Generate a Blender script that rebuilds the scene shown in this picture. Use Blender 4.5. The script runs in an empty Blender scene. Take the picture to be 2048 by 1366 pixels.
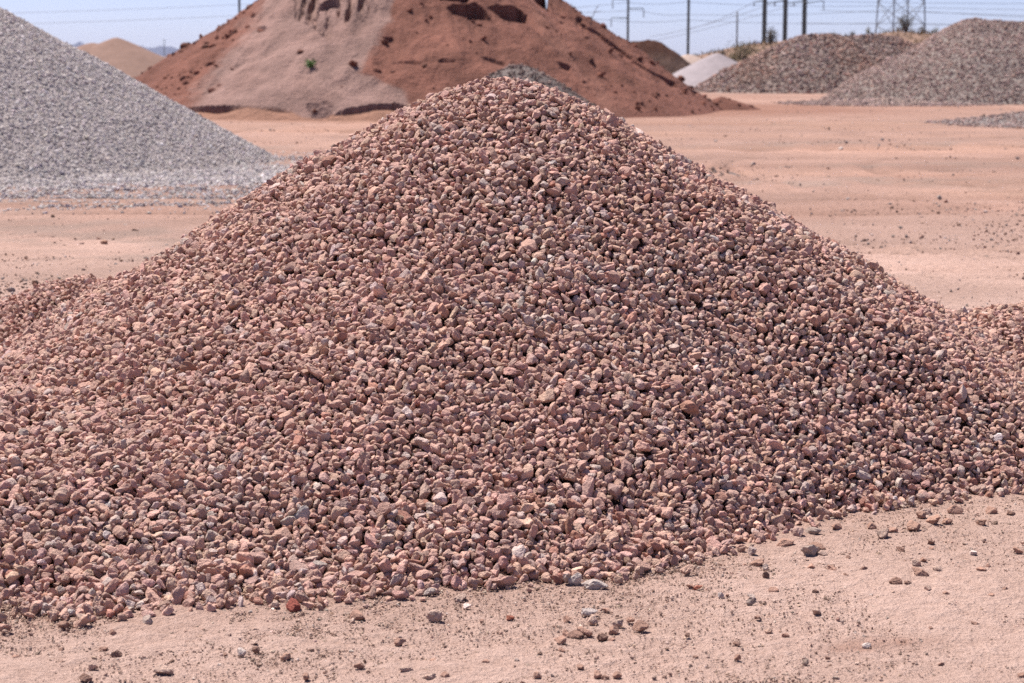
import bpy, math, random
import numpy as np
from mathutils import Vector

SEED = 11
rng = np.random.default_rng(SEED)
random.seed(SEED)
C = bpy.context.scene.collection
R = math.radians

# ------------------------------------------------------------------ camera numbers
F, CX, CY, HZ, CH = 4300.0, 1024.0, 683.0, 112.0, 1.6
PITCH = math.atan((CY - HZ) / F)
SP, CP = math.sin(PITCH), math.cos(PITCH)

def at(u, v, d):
    """world point seen at source pixel (u, v) at forward distance d"""
    x, up = (u - CX) / F, (CY - v) / F
    k = d / (CP + up * SP)
    return np.array([x * k, d, CH + (up * CP - SP) * k])

def gnd(u, v, z=0.0):
    x, up = (u - CX) / F, (CY - v) / F
    k = (CH - z) / (SP - up * CP)
    return np.array([x * k, (CP + up * SP) * k, z])

def proj(x, y, z):
    f = y * CP - (z - CH) * SP
    up = y * SP + (z - CH) * CP
    f = np.maximum(f, 0.1)
    return CX + F * x / f, CY - F * up / f

# ------------------------------------------------------------------ noise
def vn(x, y, seed=0):
    x = np.asarray(x, float); y = np.asarray(y, float)
    xi, yi = np.floor(x).astype(np.int64), np.floor(y).astype(np.int64)
    fx, fy = x - xi, y - yi
    fx = fx * fx * (3 - 2 * fx); fy = fy * fy * (3 - 2 * fy)
    def h(a, b):
        n = (a * 374761393 + b * 668265263 + seed * 1442695041) & 0xFFFFFFFF
        n = ((n ^ (n >> 13)) * 1274126177) & 0xFFFFFFFF
        return ((n ^ (n >> 16)) & 0xFFFF) / 65535.0
    a = h(xi, yi) * (1 - fx) + h(xi + 1, yi) * fx
    b = h(xi, yi + 1) * (1 - fx) + h(xi + 1, yi + 1) * fx
    return a * (1 - fy) + b * fy

def fbm(x, y, seed=0, oct=4, gain=0.5):
    s, a, t = 0, 1.0, 0
    for i in range(oct):
        s = s + a * (vn(x * 2 ** i + 13.7 * i, y * 2 ** i - 7.3 * i, seed + i) - 0.5); t += a; a *= gain
    return s / t * 2

def sstep(a, b, x):
    t = np.clip((x - a) / (b - a), 0, 1)
    return t * t * (3 - 2 * t)

def inpoly(u, v, poly):
    ins = np.zeros(u.shape, bool)
    n = len(poly)
    for i in range(n):
        (x1, y1), (x2, y2) = poly[i], poly[(i + 1) % n]
        if y1 == y2: continue
        c = ((y1 > v) != (y2 > v)) & (u < (x2 - x1) * (v - y1) / (y2 - y1) + x1)
        ins ^= c
    return ins

# ------------------------------------------------------------------ mesh helpers
def mesh_np(name, V, Fc, mat, col=None, smooth=False, matidx=None, parent=None):
    """V (n,3), Fc: (m,k) int array or list of such arrays"""
    if not isinstance(Fc, (list, tuple)): Fc = [Fc]
    me = bpy.data.meshes.new(name)
    me.vertices.add(len(V)); me.vertices.foreach_set('co', np.asarray(V, np.float32).ravel())
    loops = np.concatenate([f.ravel() for f in Fc]).astype(np.int32)
    tot = np.concatenate([np.full(len(f), f.shape[1], np.int32) for f in Fc])
    st = np.concatenate([[0], np.cumsum(tot)[:-1]]).astype(np.int32)
    me.loops.add(len(loops)); me.loops.foreach_set('vertex_index', loops)
    me.polygons.add(len(tot)); me.polygons.foreach_set('loop_start', st)
    try: me.polygons.foreach_set('loop_total', tot)
    except Exception: pass
    if matidx is not None: me.polygons.foreach_set('material_index', matidx.astype(np.int32))
    me.polygons.foreach_set('use_smooth', np.full(len(tot), smooth, bool))
    me.update(calc_edges=True)
    me.validate(verbose=False)
    if col is not None:
        a = me.color_attributes.new('tint', 'FLOAT_COLOR', 'POINT')
        c = np.ones((len(V), 4), np.float32); c[:, :col.shape[1]] = col
        a.data.foreach_set('color', c.ravel())
    for m in (mat if isinstance(mat, (list, tuple)) else [mat]): me.materials.append(m)
    o = bpy.data.objects.new(name, me); C.objects.link(o)
    if parent is not None: o.parent = parent
    return o

def tag(o, label=None, cat=None, group=None, kind=None):
    if label: o['label'] = label
    if cat: o['category'] = cat
    if group: o['group'] = group
    if kind: o['kind'] = kind
    return o

def empty(name, loc, label, cat, group=None):
    o = bpy.data.objects.new(name, None); C.objects.link(o); o.location = loc
    o.empty_display_size = 0.2
    return tag(o, label, cat, group)

def grid_mesh(xs, ys, Z):
    nx, ny = len(xs), len(ys)
    X, Y = np.meshgrid(xs, ys)
    V = np.stack([X.ravel(), Y.ravel(), Z.ravel()], 1)
    i = np.arange(nx * ny).reshape(ny, nx)
    Q = np.stack([i[:-1, :-1], i[:-1, 1:], i[1:, 1:], i[1:, :-1]], -1).reshape(-1, 4)
    return V, Q

def crop(V, Q, keep):
    q = Q[keep[Q].any(1)]
    used = np.unique(q); m = np.zeros(len(V), np.int64); m[used] = np.arange(len(used))
    return V[used], m[q], used

class MB:
    """collects tapered tubes / boxes into one mesh"""
    def __init__(s): s.V, s.F = [], []; s.n = 0
    def tube(s, pts, rad, k=6):
        pts = [Vector(p) for p in pts]
        rad = rad if isinstance(rad, (list, tuple)) else [rad] * len(pts)
        rings = []
        for i, p in enumerate(pts):
            d = (pts[min(i + 1, len(pts) - 1)] - pts[max(i - 1, 0)]).normalized()
            a = d.cross(Vector((0, 1, 0.13)));
            if a.length < 1e-3: a = d.cross(Vector((1, 0, 0)))
            a.normalize(); b = d.cross(a)
            ring = []
            for j in range(k):
                t = 2 * math.pi * j / k
                s.V.append(tuple(p + (a * math.cos(t) + b * math.sin(t)) * rad[i])); ring.append(s.n); s.n += 1
            rings.append(ring)
        for r0, r1 in zip(rings, rings[1:]):
            for j in range(k): s.F.append((r0[j], r0[(j + 1) % k], r1[(j + 1) % k], r1[j]))
        s.F.append(tuple(reversed(rings[0]))); s.F.append(tuple(rings[-1]))
        return s
    def quad(s, a, b, c, d):
        s.V += [tuple(a), tuple(b), tuple(c), tuple(d)]; s.F.append((s.n, s.n + 1, s.n + 2, s.n + 3)); s.n += 4
        return s
    def build(s, name, mat, parent=None, smooth=True):
        me = bpy.data.meshes.new(name); me.from_pydata(s.V, [], s.F); me.update()
        me.materials.append(mat)
        me.polygons.foreach_set('use_smooth', np.full(len(me.polygons), smooth, bool))
        o = bpy.data.objects.new(name, me); C.objects.link(o)
        if parent is not None: o.parent = parent
        return o

# ------------------------------------------------------------------ materials
def new_mat(name):
    m = bpy.data.materials.new(name); m.use_nodes = True
    nt = m.node_tree; b = nt.nodes['Principled BSDF']
    b.inputs['Roughness'].default_value = 0.92
    b.inputs['Specular IOR Level'].default_value = 0.25
    return m, nt, b

def nd(nt, typ, **kw):
    n = nt.nodes.new(typ)
    for k, v in kw.items():
        if k in n.inputs: n.inputs[k].default_value = v
        else: setattr(n, k, v)
    return n

def noise(nt, vec, scale, detail=4, rough=0.55):
    n = nd(nt, 'ShaderNodeTexNoise', Scale=scale, Detail=detail, Roughness=rough)
    nt.links.new(vec, n.inputs['Vector']); return n.outputs['Fac']

def ramp(nt, fac, stops):
    r = nt.nodes.new('ShaderNodeValToRGB'); e = r.color_ramp.elements
    while len(e) < len(stops): e.new(0.5)
    for i, (p, c) in enumerate(stops):
        e[i].position = p; e[i].color = (c, c, c, 1) if not isinstance(c, tuple) else (*c, 1)
    nt.links.new(fac, r.inputs['Fac']); return r.outputs['Color']

def mix(nt, fac, a, b, mode='MIX'):
    m = nt.nodes.new('ShaderNodeMix'); m.data_type = 'RGBA'; m.blend_type = mode
    for s, v in ((m.inputs[0], fac), (m.inputs[6], a), (m.inputs[7], b)):
        if isinstance(v, (int, float)): s.default_value = v
        elif isinstance(v, tuple): s.default_value = (*v, 1) if len(v) == 3 else v
        else: nt.links.new(v, s)
    return m.outputs[2]

def bump(nt, b, h, strength, dist):
    n = nd(nt, 'ShaderNodeBump', Strength=strength, Distance=dist)
    nt.links.new(h, n.inputs['Height']); nt.links.new(n.outputs['Normal'], b.inputs['Normal'])

def rock_material(name, scale=1.0, bumpd=0.003, speck=0.6):
    m, nt, b = new_mat(name)
    tc = nt.nodes.new('ShaderNodeTexCoord').outputs['Object']
    at_ = nd(nt, 'ShaderNodeAttribute', attribute_name='tint')
    c = at_.outputs['Color']
    n1 = noise(nt, tc, 45 * scale, 3); n2 = noise(nt, tc, 260 * scale, 3, 0.6); n3 = noise(nt, tc, 420 * scale, 2)
    c = mix(nt, 1.0, c, ramp(nt, n1, [(0.3, 0.78), (0.7, 1.18)]), 'MULTIPLY')
    pale = ramp(nt, n2, [(0.54, 0.0), (0.66, 1.0)])
    amt = nd(nt, 'ShaderNodeMath', operation='MULTIPLY'); nt.links.new(pale, amt.inputs[0]); nt.links.new(at_.outputs['Alpha'], amt.inputs[1])
    c = mix(nt, amt.outputs[0], c, (0.64, 0.50, 0.44))
    dark = ramp(nt, n3, [(0.30, 1.0), (0.42, 0.0)])
    dk = nd(nt, 'ShaderNodeMath', operation='MULTIPLY'); dk.inputs[1].default_value = speck; nt.links.new(dark, dk.inputs[0])
    c = mix(nt, dk.outputs[0], c, mix(nt, 1.0, c, (0.42, 0.38, 0.38), 'MULTIPLY'))
    nt.links.new(c, b.inputs['Base Color'])
    hh = nd(nt, 'ShaderNodeMath', operation='ADD'); nt.links.new(n2, hh.inputs[0]); nt.links.new(n1, hh.inputs[1])
    bump(nt, b, hh.outputs[0], 0.9, bumpd)
    return m

M = {}
M['rock'] = rock_material('crushed_rock', 1.0, 0.007)
M['gravel'] = rock_material('far_gravel', 0.5, 0.006, 0.3)
def plain(name, col, rough=0.6, var=0.25, sc=3.0, metal=0.0):
    m, nt, b = new_mat(name)
    tc = nt.nodes.new('ShaderNodeTexCoord').outputs['Object']
    c = mix(nt, 1.0, (*col, 1), ramp(nt, noise(nt, tc, sc, 4), [(0.3, 1 - var), (0.7, 1 + var)]), 'MULTIPLY')
    nt.links.new(c, b.inputs['Base Color']); b.inputs['Roughness'].default_value = rough; b.inputs['Metallic'].default_value = metal
    return m
M['steel'] = plain('weathered_steel_pole', (0.085, 0.11, 0.125), 0.6)
M['wood'] = plain('weathered_wood_pole', (0.12, 0.11, 0.105), 0.85)
M['galv'] = plain('galvanised_lattice', (0.20, 0.215, 0.24), 0.6)
M['wire'] = plain('overhead_wire', (0.16, 0.17, 0.2), 0.6)
M['insul'] = plain('insulator', (0.10, 0.09, 0.09), 0.4)
M['leaf'] = plain('weed_leaf', (0.11, 0.195, 0.046), 0.6)
M['scrub'] = plain('scrub_foliage', (0.161, 0.142, 0.065), 0.8, 0.35, 6)
M['scrubdark'] = plain('dark_scrub_foliage', (0.126, 0.11, 0.082), 0.8, 0.35, 6)
M['drygrass'] = plain('dry_grass', (0.30, 0.22, 0.11), 0.8, 0.3, 6)
M['twig'] = plain('dry_twig', (0.16, 0.12, 0.10), 0.85)

def soil_material(name, nscale, bumps, dist, var=0.22):
    m, nt, b = new_mat(name)
    tc = nt.nodes.new('ShaderNodeTexCoord').outputs['Object']
    c = nd(nt, 'ShaderNodeAttribute', attribute_name='tint').outputs['Color']
    n1 = noise(nt, tc, nscale, 6, 0.65); n2 = noise(nt, tc, nscale * 7, 4, 0.6)
    c = mix(nt, 1.0, c, ramp(nt, n1, [(0.3, 1 - var), (0.7, 1 + var)]), 'MULTIPLY')
    c = mix(nt, 1.0, c, ramp(nt, n2, [(0.3, 0.86), (0.7, 1.12)]), 'MULTIPLY')
    nt.links.new(c, b.inputs['Base Color'])
    hh = nd(nt, 'ShaderNodeMath', operation='ADD'); nt.links.new(n1, hh.inputs[0]); nt.links.new(n2, hh.inputs[1])
    bump(nt, b, hh.outputs[0], bumps, dist)
    b.inputs['Specular IOR Level'].default_value = 0.1
    return m
M['soil'] = soil_material('red_soil', 1.6, 0.8, 0.10)
M['sand'] = soil_material('sand', 2.5, 0.4, 0.03, 0.10)
M['hill'] = soil_material('desert_hill', 0.8, 0.8, 0.2, 0.3)
M['bed'] = soil_material('dusty_bed', 20, 0.8, 0.02)

def ground_material():
    m, nt, b = new_mat('packed_dirt')
    tc = nt.nodes.new('ShaderNodeTexCoord').outputs['Object']
    col = nd(nt, 'ShaderNodeAttribute', attribute_name='tint').outputs['Color']
    n0 = noise(nt, tc, 0.9, 5, 0.6)
    n1 = noise(nt, tc, 14, 5, 0.65); n2 = noise(nt, tc, 95, 4, 0.7); n3 = noise(nt, tc, 330, 2)
    c = mix(nt, 1.0, col, ramp(nt, n0, [(0.3, (0.90, 0.88, 0.86)), (0.7, (1.08, 1.08, 1.08))]), 'MULTIPLY')
    c = mix(nt, 1.0, c, ramp(nt, n1, [(0.3, (0.90, 0.87, 0.85)), (0.7, (1.08, 1.09, 1.1))]), 'MULTIPLY')
    c = mix(nt, 1.0, c, ramp(nt, n2, [(0.28, (0.80, 0.75, 0.72)), (0.5, (1.0, 1.0, 1.0)), (0.75, (1.1, 1.1, 1.1))]), 'MULTIPLY')
    c = mix(nt, ramp(nt, n3, [(0.27, 0.55), (0.36, 0.0)]), c, (0.20, 0.12, 0.09))
    nt.links.new(c, b.inputs['Base Color'])
    a1 = nd(nt, 'ShaderNodeMath', operation='MULTIPLY_ADD'); nt.links.new(n1, a1.inputs[0]); a1.inputs[1].default_value = 2.5; nt.links.new(n2, a1.inputs[2])
    bump(nt, b, a1.outputs[0], 1.0, 0.019)
    b.inputs['Specular IOR Level'].default_value = 0.1; b.inputs['Roughness'].default_value = 0.95
    return m
M['ground'] = ground_material()

# ------------------------------------------------------------------ rock shapes
def ico(freq):
    import bmesh
    bm = bmesh.new(); bmesh.ops.create_icosphere(bm, subdivisions=1, radius=1.0)
    if freq > 1: bmesh.ops.subdivide_edges(bm, edges=bm.edges[:], cuts=freq - 1, use_grid_fill=True)
    bmesh.ops.triangulate(bm, faces=bm.faces[:])
    V = np.array([v.co[:] for v in bm.verts]); V /= np.linalg.norm(V, axis=1)[:, None]
    Fc = np.array([[v.index for v in f.verts] for f in bm.faces])
    bm.free(); return V, Fc
ICO = {1: ico(1), 2: ico(2), 3: ico(3), 5: ico(5)}

def rock_shapes(freq, n, seed, k=26, planes=(11, 19), jit=0.03):
    r = np.random.default_rng(seed); D, Fc = ICO[freq]; out = []
    for _ in range(n):
        P = r.normal(size=(int(r.integers(*planes)), 3)); P /= np.linalg.norm(P, axis=1)[:, None]
        d = r.uniform(0.58, 1.0, len(P))
        q = np.clip(D @ P.T, 0, None) / d
        rad = np.minimum((q ** k).sum(1) ** (-1.0 / k), 1.5)
        lump = np.zeros(len(D))
        for f_, a_ in ((2.2, 0.05), (4.5, 0.035)):
            w = r.normal(size=(3, 3)) * f_; ph = r.uniform(0, 6.3, 3)
            lump += a_ * np.sin(D @ w.T + ph).sum(1) / 1.7
        rad = rad * (1 + lump + r.normal(0, jit, len(D)))
        out.append(D * rad[:, None] / rad.mean())
    return np.array(out), Fc

def rand_rot(n, r, flat=0.0):
    q = r.normal(size=(n, 4))
    if flat > 0:
        q[:, 1:3] *= (1 - flat)
    q /= np.linalg.norm(q, axis=1)[:, None]
    w, x, y, z = q.T
    return np.stack([np.stack([1 - 2 * (y * y + z * z), 2 * (x * y - z * w), 2 * (x * z + y * w)], -1),
                     np.stack([2 * (x * y + z * w), 1 - 2 * (x * x + z * z), 2 * (y * z - x * w)], -1),
                     np.stack([2 * (x * z - y * w), 2 * (y * z + x * w), 1 - 2 * (x * x + y * y)], -1)], 1)

def scatter_rocks(pos, axes, rot, shapes, Fc, r):
    """merged arrays of many rocks; returns V, F, verts-per-rock"""
    n = len(pos); k = r.integers(0, len(shapes), n)
    P = shapes[k] * axes[:, None, :]
    P = np.einsum('nij,nvj->nvi', rot, P) + pos[:, None, :]
    nv = P.shape[1]
    return P.reshape(-1, 3), (Fc[None] + (np.arange(n) * nv)[:, None, None]).reshape(-1, 3), nv

def tints(n, r, palette, spread=0.13):
    """palette: list of (weight, rgb, speckle)"""
    w = np.array([p[0] for p in palette], float); w /= w.sum()
    k = r.choice(len(palette), n, p=w)
    c = np.array([p[1] for p in palette])[k] * np.exp(r.normal(0, spread, n))[:, None] * np.exp(r.normal(0, 0.022, (n, 3)))
    return np.concatenate([np.clip(c, 0.01, 0.85), np.array([p[2] for p in palette])[k][:, None]], 1), k

# ------------------------------------------------------------------ the gravel pile in front
AX, AY = -0.05, 9.3
def target(x, y):
    """height of the big pile's surface; goes negative outside its foot"""
    wob = 0.05 * fbm(x * 0.9, y * 0.9, 5, 3)
    r = np.hypot((x - AX), (y - AY))
    ph = np.degrees(np.arctan2(-(y - AY), x - AX))
    r = r * (1 + 0.25 * np.exp(-((ph - 54) / 21.0) ** 2) * sstep(0.5, 2.0, r))
    r = r * (1 - 0.07 * np.exp(-((ph - 105) / 35.0) ** 2) * sstep(0.8, 2.2, r))
    t = 1.70 - 0.62 * np.sqrt(r * r + 0.36 ** 2)
    def lobe(cx, cy, h, sl, a, ex=1.0, ey=1.0):
        rr = np.hypot((x - cx) / ex, (y - cy) / ey)
        return h + sl * a - sl * np.sqrt(rr * rr + a * a)
    l = lobe(-1.85, 7.50, 0.40, 0.42, 0.5, 1.7, 1.0)
    l = np.maximum(l, lobe(-2.25, 11.2, 0.47, 0.66, 0.25, 1.15, 0.8))
    l = np.maximum(l, lobe(3.0, 9.55, 0.53, 0.50, 0.45, 2.0, 1.05))
    k = 0.05                                          # soft union
    h = np.clip(0.5 + 0.5 * (t - l) / k, 0, 1)
    s = l * (1 - h) + t * h + k * h * (1 - h)
    s = s + wob * sstep(-0.1, 0.4, s)
    s = s + 0.045 * fbm(x * 2.6, y * 2.6, 9, 4)
    return s

def build_front_pile():
    r = np.random.default_rng(3)
    g = 0.005
    x0, x1, y0, y1 = -3.0, 3.0, 5.5, 11.9
    xs, ys = np.arange(x0, x1, g), np.arange(y0, y1, g)
    X, Y = np.meshgrid(xs, ys)
    T = target(X, Y)
    H = np.maximum(T - 0.034, 0.0)
    ID = np.full(H.shape, -1, np.int32)
    N = 195000
    PX, PY = r.uniform(x0 + 0.12, x1 - 0.12, N), r.uniform(y0 + 0.12, y1 - 0.12, N)
    tt = target(PX, PY)
    p = np.clip((tt + 0.11) / 0.17, 0, 1) ** 2.1
    keep = r.uniform(size=N) < p
    keep &= ~((PY > 10.3) & (r.uniform(size=N) < 0.35) & (np.abs(PX) < 2))
    PX, PY, tt = PX[keep], PY[keep], tt[keep]; N = len(PX)
    size = np.exp(r.normal(math.log(0.0124), 0.26, N)).clip(0.006, 0.025)        # mean radius
    small = r.uniform(size=N) < 0.16; size[small] *= 0.6
    ax = np.stack([size * r.uniform(1.0, 1.45, N), size * r.uniform(0.85, 1.1, N), size * r.uniform(0.55, 0.95, N)], 1)
    rot = rand_rot(N, r, 0.35)
    Mx = np.einsum('nij,nj,nkj->nik', rot, 1 / (ax * 0.93) ** 2, rot)
    out = []
    J = r.normal(0, 1, (N, 6, 2)); J[:, 0] = 0
    for i in range(N):
        m = Mx[i]; rad = ax[i].max(); w = int(rad / g) + 1
        o = np.arange(-w, w + 1) * g
        dx, dy = o[None, :], o[:, None]
        b = (m[0, 2] * dx + m[1, 2] * dy); c = m[0, 0] * dx * dx + 2 * m[0, 1] * dx * dy + m[1, 1] * dy * dy - 1
        disc = b * b - m[2, 2] * c
        ok = disc > 0
        sq = np.sqrt(np.where(ok, disc, 0))
        lo = np.where(ok, (-b - sq) / m[2, 2], 1e3)
        best = None
        for j in range(6):
            cx = int((PX[i] + J[i, j, 0] * rad * 0.8 - x0) / g); cy = int((PY[i] + J[i, j, 1] * rad * 0.8 - y0) / g)
            if cx < w or cy < w or cx >= len(xs) - w or cy >= len(ys) - w: continue
            z = (H[cy - w:cy + w + 1, cx - w:cx + w + 1] - lo).max()
            e = z - max(T[cy, cx], 0.0)
            if best is None or e < best[0]: best = (e, z, cx, cy)
        if best is None: continue
        e, z, cx, cy = best
        if e > 0.30 * rad + (0.012 if tt[i] < 0.05 else 0): continue
        z -= 0.06 * rad
        hi = np.where(ok, (-b + sq) / m[2, 2] + z, -1e3)
        sub = H[cy - w:cy + w + 1, cx - w:cx + w + 1]; idm = ID[cy - w:cy + w + 1, cx - w:cx + w + 1]
        up = hi > sub
        idm[up] = i; sub[up] = hi[up]
        out.append((i, xs[cx], ys[cy], z))
    idx = np.array([a[0] for a in out]); pos = np.array([a[1:] for a in out])
    cnt = np.bincount(ID[ID >= 0].ravel(), minlength=N)[idx]
    k = cnt >= 2
    idx, pos, cnt = idx[k], pos[k], cnt[k]
    return dict(pos=pos, ax=ax[idx], rot=rot[idx], cells=cnt, t=tt[idx])

PAL_RED = [(62, (0.524, 0.321, 0.258), 0.10), (16, (0.46, 0.289, 0.245), 0.3), (12, (0.546, 0.353, 0.27), 0.15), (4, (0.406, 0.208, 0.156), 0.0), (6, (0.513, 0.381, 0.339), 0.8)]
PAL_GREY = [(50, (0.478, 0.317, 0.263), 0.5), (30, (0.499, 0.384, 0.339), 0.9), (3, (0.582, 0.501, 0.464), 0.7), (12, (0.436, 0.261, 0.203), 0.2)]
ADJ = {0: 'pinkish brown', 1: 'pinkish brown', 2: 'tan pink', 3: 'dark red', 4: 'speckled grey pink'}

D = build_front_pile()
n = len(D['pos']); r = np.random.default_rng(21)
u, v = proj(*D['pos'].T)
def blob(cu, cv, su, sv): return np.exp(-((u - cu) / su) ** 2 - ((v - cv) / sv) ** 2)
gp = 0.0 + 0.48 * blob(1040, 440, 170, 120) + 0.45 * blob(420, 1060, 420, 130) + 0.30 * blob(1400, 640, 350, 150) + 0.3 * blob(1900, 900, 300, 200) + 0.18 * fbm(u / 120, v / 90, 8, 2)
ca, ka = tints(n, r, PAL_RED); cb, kb = tints(n, r, PAL_GREY)
isg = r.uniform(size=n) < gp
tint = np.where(isg[:, None], cb, ca)
kindn = np.where(isg, kb + 10, ka)

# the base the rocks lie on
xs, ys = np.arange(-3.3, 3.31, 0.04), np.arange(5.3, 12.3, 0.04)
X, Y = np.meshgrid(xs, ys); Z = target(X, Y) - 0.05
V, Q = grid_mesh(xs, ys, Z)
V, Q, used = crop(V, Q, V[:, 2] > -0.03)
pile = mesh_np('gravel_pile', V, Q, M['bed'], np.tile([0.20, 0.11, 0.08], (len(V), 1)), True)
tag(pile, 'big heap of pinkish brown crushed rock in the middle of the yard', 'gravel pile')

# largest-showing rocks stand alone
score = D['cells'] / D['pos'][:, 1] ** 5
inview = (u > -10) & (u < 2058) & (v < 1376)
score = np.where(inview, score, 0)
order = np.argsort(-score)
solo = np.zeros(n, bool); solo[order[:290]] = True

rest = ~solo
near = rest & (D['pos'][:, 1] < 8.0)
SH3, F3 = rock_shapes(3, 60, 5, jit=0.04); SH2, F2 = rock_shapes(2, 60, 6, jit=0.04); SH5, F5 = rock_shapes(5, 60, 7, jit=0.026)
Va, Fa, na = scatter_rocks(D['pos'][near], D['ax'][near], D['rot'][near], SH3, F3, r)
far_ = rest & ~near
Vb, Fb, nb = scatter_rocks(D['pos'][far_], D['ax'][far_], D['rot'][far_], SH2, F2, r)
V = np.concatenate([Va, Vb]); Fc = np.concatenate([Fa, Fb + len(Va)])
col = np.concatenate([np.repeat(tint[near], na, 0), np.repeat(tint[far_], nb, 0)])
o = mesh_np('crushed_rocks', V, Fc, M['rock'], col, False, parent=pile); o['kind'] = 'stuff'
print('front rocks', n, 'tris', len(Fc))

def solo_rock(name, pos, ax, rot, col, shape=None, sh=SH5, fc=F5):
    P = sh[r.integers(0, len(sh))] if shape is None else shape
    P = (P * ax) @ rot.T
    o = mesh_np(name, P, fc, M['rock'], np.tile(col, (len(P), 1)), False)
    o.location = pos; return o

def zone(uu):
    return 'left third' if uu < 683 else 'middle third' if uu < 1366 else 'right third'
for i in np.nonzero(solo)[0]:
    o = solo_rock('crushed_rock', D['pos'][i], D['ax'][i], D['rot'][i], tint[i])
    k = kindn[i]
    adj = {10: 'pale speckled brown', 11: 'pale speckled grey', 12: 'whitish grey', 13: 'dull red brown'}.get(k) or ADJ[k]
    ph = f'{adj} crushed rock along the {zone(u[i])} of the big pile\'s front foot'
    tag(o, ph, 'rock', f'{adj} rocks, {zone(u[i])} of the front foot')

# ------------------------------------------------------------------ ground sheet
def spaced(a, b, step, lo, hi, grow=1.12):
    core = list(np.arange(a, b, step)); s = step; x = core[-1]
    while x < hi: s *= grow; x += s; core.append(x)
    s = step; x = core[0]
    while x > lo: s *= grow; x -= s; core.insert(0, x)
    return np.array(core)
xs = spaced(-2.6, 2.6, 0.016, -7600, 7600, 1.055); ys = spaced(4.9, 8.6, 0.016, -400, 7600, 1.02)
X, Y = np.meshgrid(xs, ys)
near_ = np.exp(-np.clip(Y - 6, 0, None) / 14.0) * np.exp(-np.abs(X) / 14.0)
Z = near_ * (0.012 * fbm(X * 2.2, Y * 2.2, 31, 4) + 0.006 * fbm(X * 14, Y * 14, 32, 3))
Z += near_ * 0.006 * np.clip(fbm(X * 30, Y * 30, 33, 2), 0, 1)
Zm = np.exp(-np.hypot(X, Y - 30) / 60.0)
Z += Zm * (0.022 * fbm(X * 0.5, Y * 0.9, 34, 4) + 0.010 * fbm(X * 3.0, Y * 3.0, 39, 3)) * sstep(8, 14, Y)
# wheel ruts running across the yard
rut = np.zeros_like(X)
for (a, b, c_, w_) in ((0.10, 15.5, 0.25, 0.16), (0.10, 17.3, 0.25, 0.16), (-0.06, 22.5, 0.4, 0.22), (-0.06, 24.4, 0.4, 0.22), (0.18, 33.0, 0.6, 0.3), (0.18, 36.0, 0.6, 0.3), (-0.1, 44.0, 0.6, 0.35), (0.05, 12.3, 0.1, 0.12), (0.3, 27.0, 0.5, 0.2)):
    yc = b + a * X + c_ * np.sin(X * 0.35 + b)
    q = (Y - yc) / (w_ * 0.5)
    rut += np.exp(-q * q) - 0.6 * np.exp(-(np.abs(q) - 1.8) ** 2 * 2)
for (cx_, cy_, rr_, w_) in ((2.0, 31.0, 15.0, 0.17), (2.0, 31.0, 13.2, 0.17), (9.5, 22.0, 7.5, 0.16), (9.5, 22.0, 9.2, 0.16), (-3.0, 52.0, 30.0, 0.25), (-3.0, 52.0, 27.8, 0.25), (14.0, 30.0, 9.0, 0.2), (14.0, 30.0, 11.0, 0.2), (5.5, 46.0, 9.0, 0.3), (5.5, 46.0, 11.5, 0.3)):
    q = (np.hypot(X - cx_, Y - cy_) - rr_ + 0.2 * fbm(X * 0.3, Y * 0.3, 38, 2)) / (w_ * 0.55)
    rut += (0.7 + 0.6 * vn(X * 9, Y * 9, 49)) * np.exp(-q * q) - 0.6 * np.exp(-(np.abs(q) - 1.8) ** 2 * 2)
rut *= sstep(10.5, 12.5, Y) * (0.5 + 0.8 * vn(X * 0.8, Y * 0.8, 37))
Z -= 0.032 * rut * np.exp(-np.abs(X) / 40)
V, Q = grid_mesh(xs, ys, Z)
x_, y_ = V[:, 0], V[:, 1]
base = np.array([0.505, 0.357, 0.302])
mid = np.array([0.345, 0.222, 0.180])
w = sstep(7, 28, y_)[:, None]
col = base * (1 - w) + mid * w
red = sstep(0.05, 0.5, fbm(x_ * 0.22, y_ * 0.35, 41, 4)) * sstep(9, 13, y_)
col = col * (1 - 0.35 * red[:, None]) + np.array([0.26, 0.135, 0.095]) * 0.35 * red[:, None]
pale = sstep(0.0, 0.5, fbm(x_ * 0.5, y_ * 0.8, 47, 4))
col = col * (1 + 0.10 * pale[:, None])
sk = fbm(x_ * 0.22 + 0.12 * y_ + 0.8 * fbm(x_ * 0.12, y_ * 0.12, 48, 2), y_ * 0.6, 43, 5)
w2 = sstep(8, 14, y_)
col = col * (1 + (0.24 * sk * w2)[:, None])
gz = (sstep(0.12, 0.5, fbm(x_ * 0.16, y_ * 0.5, 44, 4)) * sstep(0.35, 0.6, vn(x_ * 3.0, y_ * 3.0, 45)) * w2 * 0.55)[:, None]
col = col * (1 - gz) + np.array([0.27, 0.205, 0.175]) * gz
og = (sstep(0.1, 0.6, fbm(x_ * 0.12 + 7, y_ * 0.6, 46, 4)) * w2 * 0.3)[:, None]
col = col * (1 - og) + np.array([0.38, 0.22, 0.15]) * og
for (cx_, cy_, rr_, w_, am) in ((2.0, 31.0, 14.1, 1.3, 0.12), (9.5, 22.0, 8.3, 1.0, 0.12), (-3.0, 52.0, 29.0, 2.0, 0.14), (14.0, 30.0, 10.0, 1.4, 0.13), (5.5, 46.0, 10.2, 1.6, 0.13)):
    dd_ = (np.hypot(x_ - cx_, y_ - cy_) - rr_ + 0.5 * fbm(x_ * 0.4, y_ * 0.4, 50, 3)) / w_
    col = col * (1 + (am * np.exp(-dd_ ** 4) * w2 * (0.6 + 0.6 * vn(x_ * 1.5, y_ * 1.5, 53)))[:, None])
rt = np.clip(rut.ravel(), -1, 1)
col = col * (1 - 0.22 * np.clip(rt, 0, 1)[:, None])
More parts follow.
